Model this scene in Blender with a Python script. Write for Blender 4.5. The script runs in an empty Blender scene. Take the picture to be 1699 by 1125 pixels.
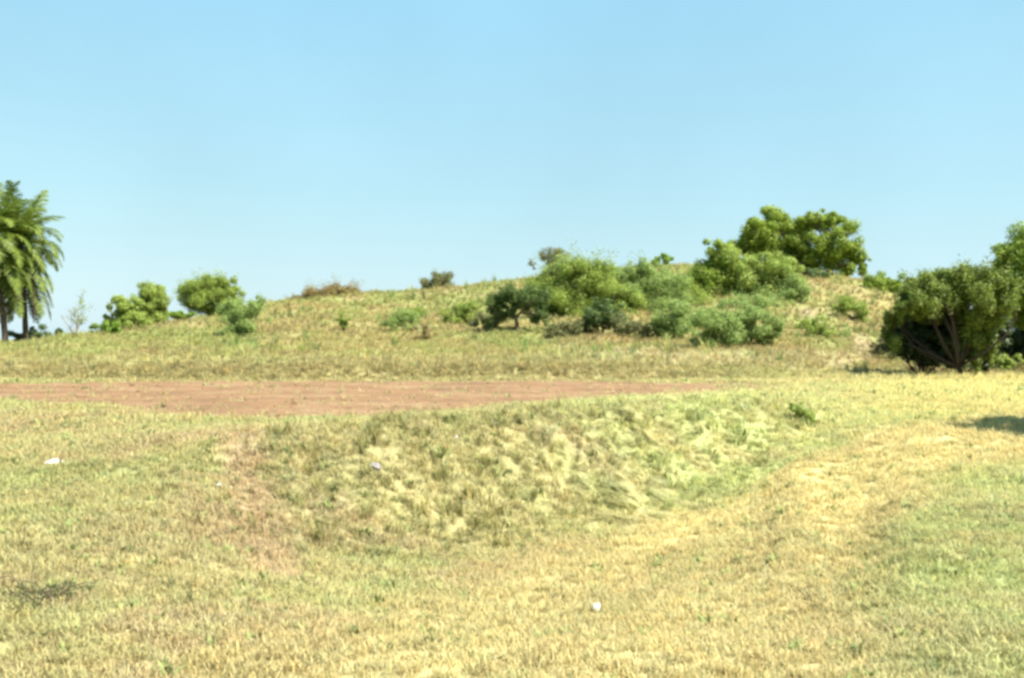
import bpy, math
import numpy as np
from mathutils import Vector, Matrix, Euler

S = bpy.context.scene
COL = S.collection
RNG = np.random.default_rng(7)

# ------------------------------------------------------------------ camera, sky, sun, exposure
CAM_Z, F, CX, CY = 1.5, 1822.0, 849.5, 562.0      # eye height; focal length and centre measured on the 1699 px photograph
cam_d = bpy.data.cameras.new('camera')
cam_d.sensor_width = 36.0
cam_d.lens = 36.0 * F / 1699.0
cam_d.clip_start, cam_d.clip_end = 0.1, 9000
cam = bpy.data.objects.new('camera', cam_d)
COL.objects.link(cam)
cam.location = (0, 0, CAM_Z)
cam.rotation_euler = (math.radians(90), 0, 0)
S.camera = cam

SUN_EL, SUN_AZ = 56.0, 116.0                       # azimuth clockwise from +Y: behind the camera, to the right
w = bpy.data.worlds.new('World'); S.world = w; w.use_nodes = True
nt = w.node_tree; nt.nodes.clear()
sky = nt.nodes.new('ShaderNodeTexSky'); sky.sky_type = 'NISHITA'; sky.sun_disc = False
sky.sun_elevation = math.radians(SUN_EL); sky.sun_rotation = math.radians(SUN_AZ)
sky.air_density = 1.0; sky.dust_density = 0.6; sky.ozone_density = 1.0; sky.altitude = 50
sep = nt.nodes.new('ShaderNodeSeparateColor'); com = nt.nodes.new('ShaderNodeCombineColor')
for k, (gain, power) in enumerate(((0.585, .50), (1.09, .29), (1.70, .08))):      # pale, even, washed out sky of an old print
    p_ = nt.nodes.new('ShaderNodeMath'); p_.operation = 'POWER'; p_.inputs[1].default_value = power
    m_ = nt.nodes.new('ShaderNodeMath'); m_.operation = 'MULTIPLY'; m_.inputs[1].default_value = gain
    nt.links.new(sep.outputs[k], p_.inputs[0]); nt.links.new(p_.outputs[0], m_.inputs[0]); nt.links.new(m_.outputs[0], com.inputs[k])
tcw = nt.nodes.new('ShaderNodeTexCoord'); nzw = nt.nodes.new('ShaderNodeTexNoise'); nzw.inputs['Scale'].default_value = 4.0; nzw.inputs['Detail'].default_value = 6
mrw = nt.nodes.new('ShaderNodeMapRange'); mrw.inputs[1].default_value = .3; mrw.inputs[2].default_value = .7; mrw.inputs[3].default_value = .955; mrw.inputs[4].default_value = 1.045
mul = nt.nodes.new('ShaderNodeVectorMath'); mul.operation = 'SCALE'                  # thin uneven haze all round
nt.links.new(tcw.outputs['Generated'], nzw.inputs['Vector']); nt.links.new(nzw.outputs[0], mrw.inputs[0])
nt.links.new(com.outputs[0], mul.inputs[0]); nt.links.new(mrw.outputs[0], mul.inputs['Scale'])
bg = nt.nodes.new('ShaderNodeBackground'); bg.inputs[1].default_value = 0.15
out = nt.nodes.new('ShaderNodeOutputWorld')
nt.links.new(sky.outputs[0], sep.inputs[0]); nt.links.new(mul.outputs[0], bg.inputs[0]); nt.links.new(bg.outputs[0], out.inputs[0])

sd = bpy.data.lights.new('sun', 'SUN'); sd.energy = 4.6; sd.angle = math.radians(0.53); sd.color = (1.0, 0.95, 0.86)
so = bpy.data.objects.new('sun', sd); COL.objects.link(so)
e, a = math.radians(SUN_EL), math.radians(SUN_AZ)
SUN_DIR = Vector((math.cos(e) * math.sin(a), math.cos(e) * math.cos(a), math.sin(e)))
so.rotation_euler = (-SUN_DIR).to_track_quat('-Z', 'Y').to_euler()
so.location = SUN_DIR * 60

S.view_settings.view_transform = 'Standard'
S.view_settings.look = 'None'
S.view_settings.exposure = 1.7
S.view_settings.gamma = 1.0
S.view_settings.use_curve_mapping = False
S.render.engine = 'CYCLES'
S.cycles.pixel_filter_type = 'BLACKMAN_HARRIS'
S.cycles.filter_width = 3.1                        # the photograph is soft all over
S.cycles.max_bounces = 6
S.cycles.transparent_max_bounces = 4

# ------------------------------------------------------------------ small tools
def tag(o, label=None, cat=None, group=None, kind=None):
    if label: o['label'] = label
    if cat: o['category'] = cat
    if group: o['group'] = group
    if kind: o['kind'] = kind
    return o

def empty(name, loc=(0, 0, 0), rz=0.0):
    o = bpy.data.objects.new(name, None); COL.objects.link(o)
    o.location = loc; o.rotation_euler = (0, 0, rz); o.empty_display_size = 0.3
    return o

def link(name, me, mat=None, parent=None, loc=None):
    if mat is not None and len(me.materials) == 0: me.materials.append(mat)
    o = bpy.data.objects.new(name, me); COL.objects.link(o)
    if parent is not None: o.parent = parent
    if loc is not None: o.location = loc
    return o

def mesh_np(name, V, Fs, n, smooth=False):
    """V (nv,3), Fs (nf,n) numpy arrays -> mesh"""
    me = bpy.data.meshes.new(name)
    V = np.ascontiguousarray(V, dtype=np.float32); Fs = np.ascontiguousarray(Fs, dtype=np.int32)
    me.vertices.add(len(V)); me.vertices.foreach_set('co', V.ravel())
    me.loops.add(Fs.size); me.loops.foreach_set('vertex_index', Fs.ravel())
    me.polygons.add(len(Fs)); me.polygons.foreach_set('loop_start', np.arange(0, Fs.size, n, dtype=np.int32))
    me.update(calc_edges=True)
    if smooth: me.polygons.foreach_set('use_smooth', np.ones(len(Fs), dtype=bool))
    return me

def mesh_py(name, V, Fs, smooth=False):
    me = bpy.data.meshes.new(name); me.from_pydata([tuple(v) for v in V], [], [tuple(f) for f in Fs]); me.update()
    if smooth: me.polygons.foreach_set('use_smooth', [True] * len(me.polygons))
    return me

def _hash(ix, iy, seed):
    h = (ix.astype(np.int64) * 374761393 + iy.astype(np.int64) * 668265263 + seed * 974711) & 0xffffffff
    h = ((h ^ (h >> 13)) * 1274126177) & 0xffffffff
    h = (h ^ (h >> 16)) & 0xffff
    return h / 65535.0

def vnoise(x, y, seed=0):
    x = np.asarray(x, float); y = np.asarray(y, float)
    ix, iy = np.floor(x), np.floor(y); fx, fy = x - ix, y - iy
    fx = fx * fx * (3 - 2 * fx); fy = fy * fy * (3 - 2 * fy)
    a, b = _hash(ix, iy, seed), _hash(ix + 1, iy, seed)
    c, d = _hash(ix, iy + 1, seed), _hash(ix + 1, iy + 1, seed)
    return (a * (1 - fx) + b * fx) * (1 - fy) + (c * (1 - fx) + d * fx) * fy

def fbm(x, y, seed=0, octs=4, gain=0.5):
    t = 0; amp = 1; tot = 0
    c, s = 0.8, 0.6
    for k in range(octs):
        t = t + amp * vnoise(x, y, seed + 17 * k); tot += amp; amp *= gain
        x, y = (c * x - s * y) * 2.03 + 5.1, (s * x + c * y) * 2.03 + 1.7
    return t / tot          # 0..1

def sstep(a, b, x):
    t = np.clip((np.asarray(x, float) - a) / (b - a), 0, 1); return t * t * (3 - 2 * t)

def pchip(x, y, xi):
    x = np.asarray(x, float); y = np.asarray(y, float)
    h = np.diff(x); d = np.diff(y, axis=0)
    hh = h.reshape((-1,) + (1,) * (y.ndim - 1)); d = d / hh
    m = np.zeros_like(y); m[0] = d[0]; m[-1] = d[-1]
    w1 = 2 * hh[1:] + hh[:-1]; w2 = hh[1:] + 2 * hh[:-1]
    ok = d[:-1] * d[1:] > 0
    with np.errstate(divide='ignore', invalid='ignore'):
        hm = (w1 + w2) / (w1 / d[:-1] + w2 / d[1:])
    m[1:-1] = np.where(ok, hm, 0)
    xi = np.clip(xi, x[0], x[-1]); k = np.clip(np.searchsorted(x, xi) - 1, 0, len(x) - 2)
    sh = (-1,) + (1,) * (y.ndim - 1)
    t = ((xi - x[k]) / h[k]).reshape(sh); hk = h[k].reshape(sh)
    return ((2*t**3 - 3*t**2 + 1) * y[k] + (t**3 - 2*t**2 + t) * hk * m[k]
            + (-2*t**3 + 3*t**2) * y[k + 1] + (t**3 - t**2) * hk * m[k + 1])

# ------------------------------------------------------------------ the lie of the land
# surveyed columns: bearing (as photo x) -> list of (distance, height); R() turns a photo row into a height
def R(Y, row): return (Y, CAM_Z - (row - CY) * Y / F)
near0 = [(0, -.05), (3, -.08), (5.3, -.138)]
def tail(Yr, Zr, drop=0.45): return [(Yr + 22, Zr * drop), (170, 0.15), (260, 0.0), (4000, 0.0)]
def colm(mid, ridge):
    c = near0 + mid + ridge
    return c + tail(*c[-1])
COLS = {
 -900: colm([(10, -.12), (20, -.03), (26.5, 0), (39, 0)], [(41.5, .5), (52, .8), (64, .9)]),
 0:    colm([(10, -.12), (20, -.03), (26.5, 0), (38, 0)], [R(41.5, 606), R(50, 590), R(62, 577)]),
 150:  colm([(9, -.15), (14, -.02), (23.5, 0), (38.5, 0)], [R(41.5, 605), R(50, 583), R(62, 557)]),
 230:  colm([(9, -.17), (14, .05), (22.5, 0), (39, 0)], [R(41.5, 604), R(50, 580), R(60, 556), R(70, 547)]),
 300:  colm([(9, -.22), (14, .10), (21.5, 0), (39, 0)], [R(41.5, 604), R(50, 579), R(60, 553), R(74, 531)]),
 450:  colm([(8, -.34), (10.2, -.48), (15, .24), (20, 0), (39, 0)], [R(41.5, 603), R(50, 578), R(60, 548), R(74, 522), R(82, 506)]),
 600:  colm([(8, -.5), (10.8, -.74), (15.2, .29), (20.5, 0), (39, 0)], [R(41.5, 603), R(50, 578), R(60, 552), R(75, 516), R(88, 489)]),
 750:  colm([(8, -.56), (12.4, -.9), (16.6, .31), (22, 0), (39, 0)], [R(41.5, 603), R(50, 578), R(60, 553), R(75, 513), R(92, 478)]),
 900:  colm([(8, -.58), (14, -1.0), (18.2, .32), (24.2, 0), (39, 0)], [R(41.5, 604), R(50, 580), R(58, 557), R(75, 510), R(95, 463)]),
 1000: colm([(8, -.58), (15, -1.05), (19.2, .31), (26.5, 0), (39, 0)], [R(41.5, 606), R(48, 586), R(56, 564), R(72, 515), R(96, 452)]),
 1150: colm([(8, -.56), (16.5, -1.0), (21, .30), (29.4, 0), (38, 0)], [R(41.5, 610), R(47, 590), R(55, 568), R(70, 515), R(96, 440)]),
 1250: colm([(8, -.54), (18.2, -.8), (22, .30), (31, 0), (38, 0)], [R(41.5, 614), R(47, 592), R(55, 570), R(70, 512), R(96, 440)]),
 1330: colm([(8, -.5), (19.3, -.45), (23.5, .2), (32, 0), (39, 0)], [R(42, 618), R(47, 595), R(55, 572), R(70, 516), R(92, 450)]),
 1420: colm([(8, -.46), (15, -.55), (21, -.2), (27, .03), (39, 0)], [R(43, 620), R(48, 600), R(56, 576), R(70, 524), R(86, 464)]),
 1520: colm([(8, -.32), (15, -.32), (21, -.12), (30, 0), (42, 0)], [R(46, 618), R(55, 596), R(70, 545), R(82, 496)]),
 1610: colm([(8, -.28), (15, -.28), (21, -.12), (30, 0), (44, 0)], [R(57, 606), R(72, 570), R(84, 540)]),
 1699: colm([(8, -.25), (15, -.25), (22, -.1), (30, 0), (44, 0)], [R(60, 608), R(80, 575), R(88, 565)]),
 2300: colm([(8, -.22), (15, -.2), (22, -.1), (30, 0), (44, 0)], [(60, .2), (80, .6), (90, .7)]),
}
_cx = sorted(COLS)
_th = np.array([math.atan((x - CX) / F) for x in _cx])
LR = np.linspace(0, math.log(4000 / 2.0 + 1), 1500)
def _lr(r): return np.log(np.asarray(r) / 2.0 + 1)
_tab = []
for x, th in zip(_cx, _th):
    c = COLS[x]; r = _lr(np.array([p[0] for p in c]) / math.cos(th)); z = np.array([p[1] for p in c])
    _tab.append(pchip(r, z, LR))
TH = np.linspace(_th[0], _th[-1], 500)
TAB = pchip(_th, np.array(_tab), TH)               # (500, 1500)

def field_s(u, Y):
    """>0 inside the bare strip; in metres from its edge"""
    xs = [-900, 0, 200, 400, 600, 700, 850, 1000, 1150, 1300, 1400]
    nr = [29, 26.5, 22.8, 20.1, 20.3, 21.4, 23.9, 26.6, 29.6, 33.2, 36.0]
    fr = [35, 36.2, 38.2, 38.9, 39.0, 39.0, 38.9, 38.6, 37.4, 35.4, 34.5]
    return np.minimum(Y - np.interp(u, xs, nr), np.interp(u, xs, fr) - Y)

def base_z(X, Y):
    X = np.asarray(X, float); Y = np.asarray(Y, float)
    r = np.hypot(X, Y); th = np.arctan2(X, Y)
    i = np.clip((th - TH[0]) / (TH[1] - TH[0]), 0, len(TH) - 1.001); j = np.clip(_lr(r) / (LR[1] - LR[0]), 0, len(LR) - 1.001)
    i0 = i.astype(int); j0 = j.astype(int); fi = i - i0; fj = j - j0
    z = ((TAB[i0, j0] * (1 - fj) + TAB[i0, j0 + 1] * fj) * (1 - fi) + (TAB[i0 + 1, j0] * (1 - fj) + TAB[i0 + 1, j0 + 1] * fj) * fi)
    k = sstep(0.8, 1.6, np.abs(th))
    return z * (1 - k) + (-0.05) * k

def uY(X, Y):
    Ys = np.maximum(Y, 0.5)
    return CX + F * np.asarray(X) / Ys

def bank_mask(X, Y):
    """the rough tussocky face of the bank"""
    u = uY(X, Y)
    xs = [380, 450, 600, 750, 900, 1000, 1150, 1250, 1330]
    toe = [10.2, 10.2, 10.7, 12.2, 13.8, 14.8, 16.3, 18.0, 19.3]
    top = [14, 15.0, 15.2, 16.6, 18.2, 19.2, 21.0, 22.0, 23.3]
    t, p = np.interp(u, xs, toe), np.interp(u, xs, top)
    return sstep(t - .9, t + .5, Y) * (1 - sstep(p - .2, p + .8, Y)) * sstep(340, 480, u) * (1 - sstep(1290, 1370, u))

def ground_z(X, Y):
    X = np.asarray(X, float); Y = np.asarray(Y, float)
    u = uY(X, Y)
    r = np.hypot(X, Y)
    inside = sstep(-.6, .6, field_s(u, Y))
    z = base_z(X, Y)
    z = z + (fbm(X / 2.6, Y / 2.6, 3, 3) - .5) * .16 * sstep(3, 9, r) * (1 - .8 * inside)
    z = z + (fbm(X / .55, Y / .55, 11, 3) - .5) * .05 * (1 - inside)
    bm = bank_mask(X, Y)
    z = z + bm * ((fbm(X / .42, Y / .55, 23, 3) - .5) * .30)
    far = sstep(40, 46, Y) * (1 - sstep(110, 160, r))
    z = z + far * (fbm(X / 5, Y / 5, 31, 4) - .5) * .9 * sstep(43, 62, Y) + far * (fbm(X / .9, Y / .9, 37, 3) - .5) * .22
    return z

def hit(px, py, y0=4.0, y1=140.0):
    """where the line of sight through photo point (px,py) meets the ground"""
    Y = np.exp(np.linspace(math.log(y0), math.log(y1), 3000)); X = (px - CX) / F * Y
    ray = CAM_Z - (py - CY) / F * Y; g = base_z(X, Y)
    k = np.argmax(ray < g)
    if not (ray < g).any(): k = len(Y) - 1
    return float(X[k]), float(Y[k])

def on_ground(X, Y, dz=0.0): return Vector((X, Y, float(ground_z(np.array([X]), np.array([Y]))[0]) + dz))

# ------------------------------------------------------------------ colours of the turf (real colour of the plants and soil, place by place)
STRAW = np.array([.405, .36, .165]); GREEN = np.array([.29, .335, .125]); TAN = np.array([.385, .29, .165])
OLIVE = np.array([.335, .285, .125]); PALE = np.array([.54, .49, .27]); GOLD = np.array([.475, .395, .185]); LIME = np.array([.38, .42, .17])
def gauss(X, Y, cx, cy, sx, sy): return np.exp(-(((X - cx) / sx) ** 2 + ((Y - cy) / sy) ** 2))
def poly_dist(X, Y, pts):
    d = np.full(np.shape(X), 1e9)
    for (ax, ay), (bx, by) in zip(pts[:-1], pts[1:]):
        vx, vy = bx - ax, by - ay; t = np.clip(((X - ax) * vx + (Y - ay) * vy) / (vx * vx + vy * vy), 0, 1)
        d = np.minimum(d, np.hypot(X - ax - t * vx, Y - ay - t * vy))
    return d
TRACK_A = [hit(*p) for p in ((700, 1120), (850, 1010), (1010, 930), (1180, 860), (1330, 795), (1480, 745), (1620, 712), (1760, 690))]
TRACK_B = [hit(*p) for p in ((1080, 1120), (1210, 1010), (1310, 900), (1420, 815), (1560, 760), (1720, 725))]
TRAIL = [hit(*p) for p in ((1335, 478), (1332, 512), (1352, 535), (1400, 545), (1442, 560), (1425, 592), (1380, 610))]
GULLY = [hit(*p) for p in ((398, 725), (402, 775), (425, 840), (438, 900), (452, 960))]
def mixc(c, col, k): return c * (1 - k[..., None]) + col * k[..., None]
def turf(X, Y):
    X = np.asarray(X, float); Y = np.asarray(Y, float); u = uY(X, Y)
    big = fbm(X / 3.1, Y / 3.1, 51, 4); mid = fbm(X / .8, Y / .8, 61, 3); fine = fbm(X / .25, Y / .25, 71, 2)
    n2 = fbm(X / 1.7, Y / 1.7, 81, 4)
    c = np.broadcast_to(STRAW, X.shape + (3,)).copy()
    right = sstep(700, 1250, u)
    near = 1 - sstep(26, 40, Y)
    # greener flush
    g = sstep(.42, .66, big * .55 + mid * .3 + fine * .15) * (.62 - .1 * right)
    g = np.maximum(g, .95 * gauss(X, Y, 3.9, 9.0, 1.7, 2.6) * sstep(.15, .5, mid)); g = np.maximum(g, .6 * gauss(X, Y, 1.4, 14.2, 1.6, 1.5) * sstep(.2, .55, mid))
    g = np.maximum(g, .7 * gauss(X, Y, -3.6, 18.2, 3.2, 1.6) * sstep(.25, .6, mid))
    g = np.maximum(g, .55 * gauss(X, Y, .2, 8.0, 1.4, 1.2) * sstep(.3, .6, mid))
    bx = np.interp(Y, [p[1] for p in TRACK_B], [p[0] for p in TRACK_B]); ax = np.interp(Y, [p[1] for p in TRACK_A], [p[0] for p in TRACK_A])
    verge = sstep(.7, 1.8, X - bx) + sstep(.8, 1.8, ax - X) * sstep(9, 12, Y) * .8 + .45 * sstep(.5, .9, X - ax) * sstep(.5, .9, bx - X)
    g = np.maximum(g, .6 * np.clip(verge, 0, 1) * right * (1 - sstep(19, 24, Y)) * sstep(.22, .55, .6 * n2 + .4 * mid))
    c = mixc(c, GREEN, g)
    c = mixc(c, LIME, .75 * near * gauss(X, Y, 3.3, 18.5, 2.2, 3.4) * sstep(.2, .6, mid))
    c = mixc(c, LIME, .5 * near * right * sstep(.4, .6, n2))
    left = (1 - sstep(380, 620, u)) * (1 - sstep(13, 17, Y))
    c = mixc(c, np.array([.27, .24, .10]), left * .4 * sstep(.5, .64, fbm(X / .55, Y / .55, 57, 3)))
    c = mixc(c, TAN * 1.1, .85 * (1 - sstep(.10, .38, poly_dist(X, Y, GULLY) + .25 * (fine - .5) + .2 * (mid - .5))))
    # bare tan earth showing
    t = sstep(.52, .68, n2 * .7 + fine * .3) * .62 * near * (1 - .45 * right)
    for (cx, cy, sx, sy, k) in ((-2.55, 10.8, .55, 2.4, .8), (-3.0, 8.6, 1.3, 1.4, .5), (1.0, 6.4, 1.3, .8, .7), (.2, 10.5, .8, .7, .35), (2.4, 6.2, .8, .9, .4)):
        t = np.maximum(t, k * gauss(X, Y, cx, cy, sx, sy) * sstep(.15, .55, mid))
    c = mixc(c, TAN, t)
    # worn wheel tracks of the lane
    dA, dB = poly_dist(X, Y, TRACK_A), poly_dist(X, Y, TRACK_B)
    wob = .28 * (mid - .5)
    k = np.maximum(1 - sstep(.25, .85, dA + wob), 1 - sstep(.3, 1.0, dB + wob))
    k2 = 1 - sstep(.6, 1.5, np.minimum(dA, dB) + wob)
    c = mixc(c, np.array([.44, .35, .165]), .7 * k2 * near)
    c = mixc(c, GOLD * np.array([.97, 1.0, .98]), .7 * k * near)
    far_lane = sstep(1330, 1560, u) * sstep(18, 26, Y) * (1 - sstep(42, 46, Y))
    c = mixc(c, np.array([.49, .435, .175]), .6 * far_lane)
    c = c * (1 + .20 * sstep(850, 1150, u) * sstep(9.5, 14, Y) * (1 - sstep(41, 43, Y)))[..., None]
    c = mixc(c, LIME * .95, .6 * gauss(X, Y, -23, 49, 9, 6) * sstep(.3, .6, mid))
    # the low brown bank behind the bare strip
    z = base_z(X, Y)
    ob = sstep(38.2, 39.4, Y) * (1 - sstep(.42, .68, z)) * (1 - sstep(42.5, 44.5, Y)) * (1 - sstep(1050, 1450, u))
    c = mixc(c, OLIVE, .85 * ob)
    # the mound
    m = sstep(41, 46, Y)
    mb = fbm(X / 7, Y / 7, 91, 4); md = fbm(X / 2.2, Y / 2.2, 93, 3)
    c = mixc(c, np.array([.33, .28, .115]), m * .85)
    c = mixc(c, np.array([.27, .29, .10]), m * .85 * sstep(.40, .56, .5 * mb + .5 * md))
    c = mixc(c, np.array([.32, .24, .12]), m * .5 * sstep(.52, .66, fbm(X / 3, Y / 3, 97, 3)))
    c = mixc(c, np.array([.33, .25, .115]), .6 * m * sstep(.44, .6, md) * gauss(u, Y, 1380, 47, 130, 6))
    c = mixc(c, PALE * .9, .75 * gauss(u, Y, 1150, 46, 170, 3.0) * sstep(.38, .58, md))
    c = c * (1 + .14 * m)[..., None]
    dT = poly_dist(X, Y, TRAIL)
    c = mixc(c, np.array([.42, .335, .205]), .6 * m * (1 - sstep(.2, .9, dT + 1.2 * (md - .5))) * sstep(.38, .55, fbm(X / 1.9, Y / 1.9, 99, 3)))
    # far plain
    c = mixc(c, np.array([.22, .24, .09]), sstep(130, 220, np.hypot(X, Y)))
    return c * .95

# ------------------------------------------------------------------ materials
def nodes(name):
    m = bpy.data.materials.new(name); m.use_nodes = True
    t = m.node_tree; t.nodes.clear()
    return m, t, t.nodes.new('ShaderNodeOutputMaterial')

def N(t, typ, **kw):
    n = t.nodes.new(typ)
    for k, v in kw.items():
        if k.startswith('i_'): n.inputs[int(k[2:])].default_value = v
        else: setattr(n, k, v)
    return n

def ground_material():
    m, t, o = nodes('dry turf and earth'); L = t.links.new
    at = N(t, 'ShaderNodeAttribute', attribute_name='soil_colour')
    g = N(t, 'ShaderNodeNewGeometry')
    n1 = N(t, 'ShaderNodeTexNoise'); n1.inputs['Scale'].default_value = 9; n1.inputs['Detail'].default_value = 6; n1.inputs['Roughness'].default_value = .7
    n2 = N(t, 'ShaderNodeTexNoise'); n2.inputs['Scale'].default_value = 46; n2.inputs['Detail'].default_value = 4
    L(g.outputs['Position'], n1.inputs['Vector']); L(g.outputs['Position'], n2.inputs['Vector'])
    r1 = N(t, 'ShaderNodeMapRange', i_1=.3, i_2=.7, i_3=.72, i_4=1.22); L(n1.outputs[0], r1.inputs[0])
    r2 = N(t, 'ShaderNodeMapRange', i_1=.3, i_2=.7, i_3=.75, i_4=1.2); L(n2.outputs[0], r2.inputs[0])
    mm = N(t, 'ShaderNodeMath', operation='MULTIPLY'); L(r1.outputs[0], mm.inputs[0]); L(r2.outputs[0], mm.inputs[1])
    vm = N(t, 'ShaderNodeVectorMath', operation='SCALE'); L(at.outputs['Color'], vm.inputs[0]); L(mm.outputs[0], vm.inputs['Scale'])
    b = N(t, 'ShaderNodeBsdfPrincipled'); b.inputs['Roughness'].default_value = .95; b.inputs['Specular IOR Level'].default_value = .1
    L(vm.outputs[0], b.inputs['Base Color'])
    bp = N(t, 'ShaderNodeBump'); bp.inputs['Strength'].default_value = .55; bp.inputs['Distance'].default_value = .03
    L(n2.outputs[0], bp.inputs['Height']); L(bp.outputs[0], b.inputs['Normal']); L(b.outputs[0], o.inputs[0])
    return m

def blade_material():
    m, t, o = nodes('grass blades'); L = t.links.new
    at = N(t, 'ShaderNodeAttribute', attribute_name='tint', attribute_type='INSTANCER')
    rb = N(t, 'ShaderNodeAttribute', attribute_name='rnd')
    r = N(t, 'ShaderNodeMapRange', i_1=0., i_2=1., i_3=.72, i_4=1.28); L(rb.outputs['Fac'], r.inputs[0])
    vm = N(t, 'ShaderNodeVectorMath', operation='SCALE'); L(at.outputs['Color'], vm.inputs[0]); L(r.outputs[0], vm.inputs['Scale'])
    d = N(t, 'ShaderNodeBsdfDiffuse'); tr = N(t, 'ShaderNodeBsdfTranslucent'); mx = N(t, 'ShaderNodeMixShader', i_0=.32)
    L(vm.outputs[0], d.inputs[0]); L(vm.outputs[0], tr.inputs[0]); L(d.outputs[0], mx.inputs[1]); L(tr.outputs[0], mx.inputs[2]); L(mx.outputs[0], o.inputs[0])
    return m

def leaf_material(name, c0, c1, c2, trans=.3, scale=1.1):
    """three leaf colours mixed leaf by leaf and twig by twig"""
    m, t, o = nodes(name); L = t.links.new
    rb = N(t, 'ShaderNodeAttribute', attribute_name='rnd')
    tc = N(t, 'ShaderNodeTexCoord'); n = N(t, 'ShaderNodeTexNoise'); n.inputs['Scale'].default_value = scale; n.inputs['Detail'].default_value = 3
    L(tc.outputs['Object'], n.inputs['Vector'])
    ad = N(t, 'ShaderNodeMath', operation='MULTIPLY_ADD', i_1=.55, i_2=-.02); L(rb.outputs['Fac'], ad.inputs[0])
    a2 = N(t, 'ShaderNodeMath', operation='MULTIPLY_ADD', i_1=.5); L(n.outputs[0], a2.inputs[0]); L(ad.outputs[0], a2.inputs[2])
    cr = N(t, 'ShaderNodeValToRGB'); el = cr.color_ramp.elements
    el[0].position = .2; el[0].color = (*c0, 1); el[1].position = .85; el[1].color = (*c2, 1)
    x = el.new(.5); x.color = (*c1, 1)
    L(a2.outputs[0], cr.inputs[0])
    b = N(t, 'ShaderNodeBsdfPrincipled'); b.inputs['Roughness'].default_value = .55; b.inputs['Specular IOR Level'].default_value = .3
    tr = N(t, 'ShaderNodeBsdfTranslucent'); mx = N(t, 'ShaderNodeMixShader', i_0=trans)
    L(cr.outputs[0], b.inputs['Base Color']); L(cr.outputs[0], tr.inputs[0]); L(b.outputs[0], mx.inputs[1]); L(tr.outputs[0], mx.inputs[2]); L(mx.outputs[0], o.inputs[0])
    return m

def rough_material(name, c0, c1, scale=6, bump=.3, rough=.9, stretch=(1, 1, 1)):
    m, t, o = nodes(name); L = t.links.new
    tc = N(t, 'ShaderNodeTexCoord'); mp = N(t, 'ShaderNodeMapping'); mp.inputs['Scale'].default_value = stretch
    n = N(t, 'ShaderNodeTexNoise'); n.inputs['Scale'].default_value = scale; n.inputs['Detail'].default_value = 6; n.inputs['Roughness'].default_value = .65
    L(tc.outputs['Object'], mp.inputs[0]); L(mp.outputs[0], n.inputs['Vector'])
    cr = N(t, 'ShaderNodeValToRGB'); el = cr.color_ramp.elements
    el[0].position = .3; el[0].color = (*c0, 1); el[1].position = .7; el[1].color = (*c1, 1); L(n.outputs[0], cr.inputs[0])
    b = N(t, 'ShaderNodeBsdfPrincipled'); b.inputs['Roughness'].default_value = rough; b.inputs['Specular IOR Level'].default_value = .2
    L(cr.outputs[0], b.inputs['Base Color'])
    bp = N(t, 'ShaderNodeBump'); bp.inputs['Strength'].default_value = bump; bp.inputs['Distance'].default_value = .04
    L(n.outputs[0], bp.inputs['Height']); L(bp.outputs[0], b.inputs['Normal']); L(b.outputs[0], o.inputs[0])
    return m

def soil_material(name, c0, c1, scale, bump, rough):
    m = rough_material(name, c0, c1, scale, bump, rough); t = m.node_tree; L = t.links.new
    b = next(n for n in t.nodes if n.type == 'BSDF_PRINCIPLED'); src = b.inputs['Base Color'].links[0].from_socket
    tc = next(n for n in t.nodes if n.type == 'TEX_COORD')
    mp = N(t, 'ShaderNodeMapping'); mp.inputs['Scale'].default_value = (.7, 1.0, 1); L(tc.outputs['Object'], mp.inputs[0])
    a = N(t, 'ShaderNodeTexNoise'); a.inputs['Scale'].default_value = .55; a.inputs['Detail'].default_value = 5; L(mp.outputs[0], a.inputs['Vector'])
    cr = N(t, 'ShaderNodeValToRGB'); e_ = cr.color_ramp.elements; e_[0].position = .32; e_[0].color = (.78, .74, .70, 1); e_[1].position = .66; e_[1].color = (1.15, 1.2, 1.2, 1)
    x = e_.new(.5); x.color = (1.02, .95, .9, 1)
    L(a.outputs[0], cr.inputs[0]); mx = N(t, 'ShaderNodeMix', data_type='RGBA', blend_type='MULTIPLY'); mx.inputs[0].default_value = 1
    L(src, mx.inputs[6]); L(cr.outputs[0], mx.inputs[7]); L(mx.outputs[2], b.inputs['Base Color']); return m

M = {}
M['ground'] = ground_material()
M['blade'] = blade_material()
M['soil'] = soil_material('ploughed red earth', (.132, .080, .042), (.212, .134, .070), 3.5, .6, .95)
M['clod'] = rough_material('earth clods', (.10, .06, .032), (.20, .125, .065), 9, .5, .95)
M['bark'] = rough_material('grey brown bark', (.055, .042, .03), (.14, .105, .075), 14, .6, .9, (1, 1, .25))
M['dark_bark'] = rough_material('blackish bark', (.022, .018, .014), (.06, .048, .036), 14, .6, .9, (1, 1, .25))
M['palm_bark'] = rough_material('ringed palm bark', (.05, .038, .028), (.12, .095, .068), 9, .5, .9, (.4, .4, 3))
M['twig'] = rough_material('bleached twigs', (.22, .18, .14), (.36, .30, .25), 12, .4, .9)
M['stone'] = rough_material('pale stone', (.40, .37, .32), (.62, .59, .53), 7, .5, .9)
M['grey_stone'] = rough_material('grey stone', (.16, .145, .138), (.26, .24, .23), 9, .5, .9)
M['litter'] = rough_material('white litter', (.50, .50, .47), (.66, .66, .63), 10, .15, .5)
M['coconut'] = rough_material('green coconuts', (.10, .10, .03), (.2, .17, .05), 5, .1, .5)
M['mango'] = leaf_material('dense yellow green leaves', (.110, .165, .018), (.225, .310, .036), (.345, .430, .060), .44, .9)
M['thorn'] = leaf_material('fresh feathery leaves', (.150, .205, .038), (.275, .360, .066), (.400, .475, .110), 0.44, 1.0)
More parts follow.
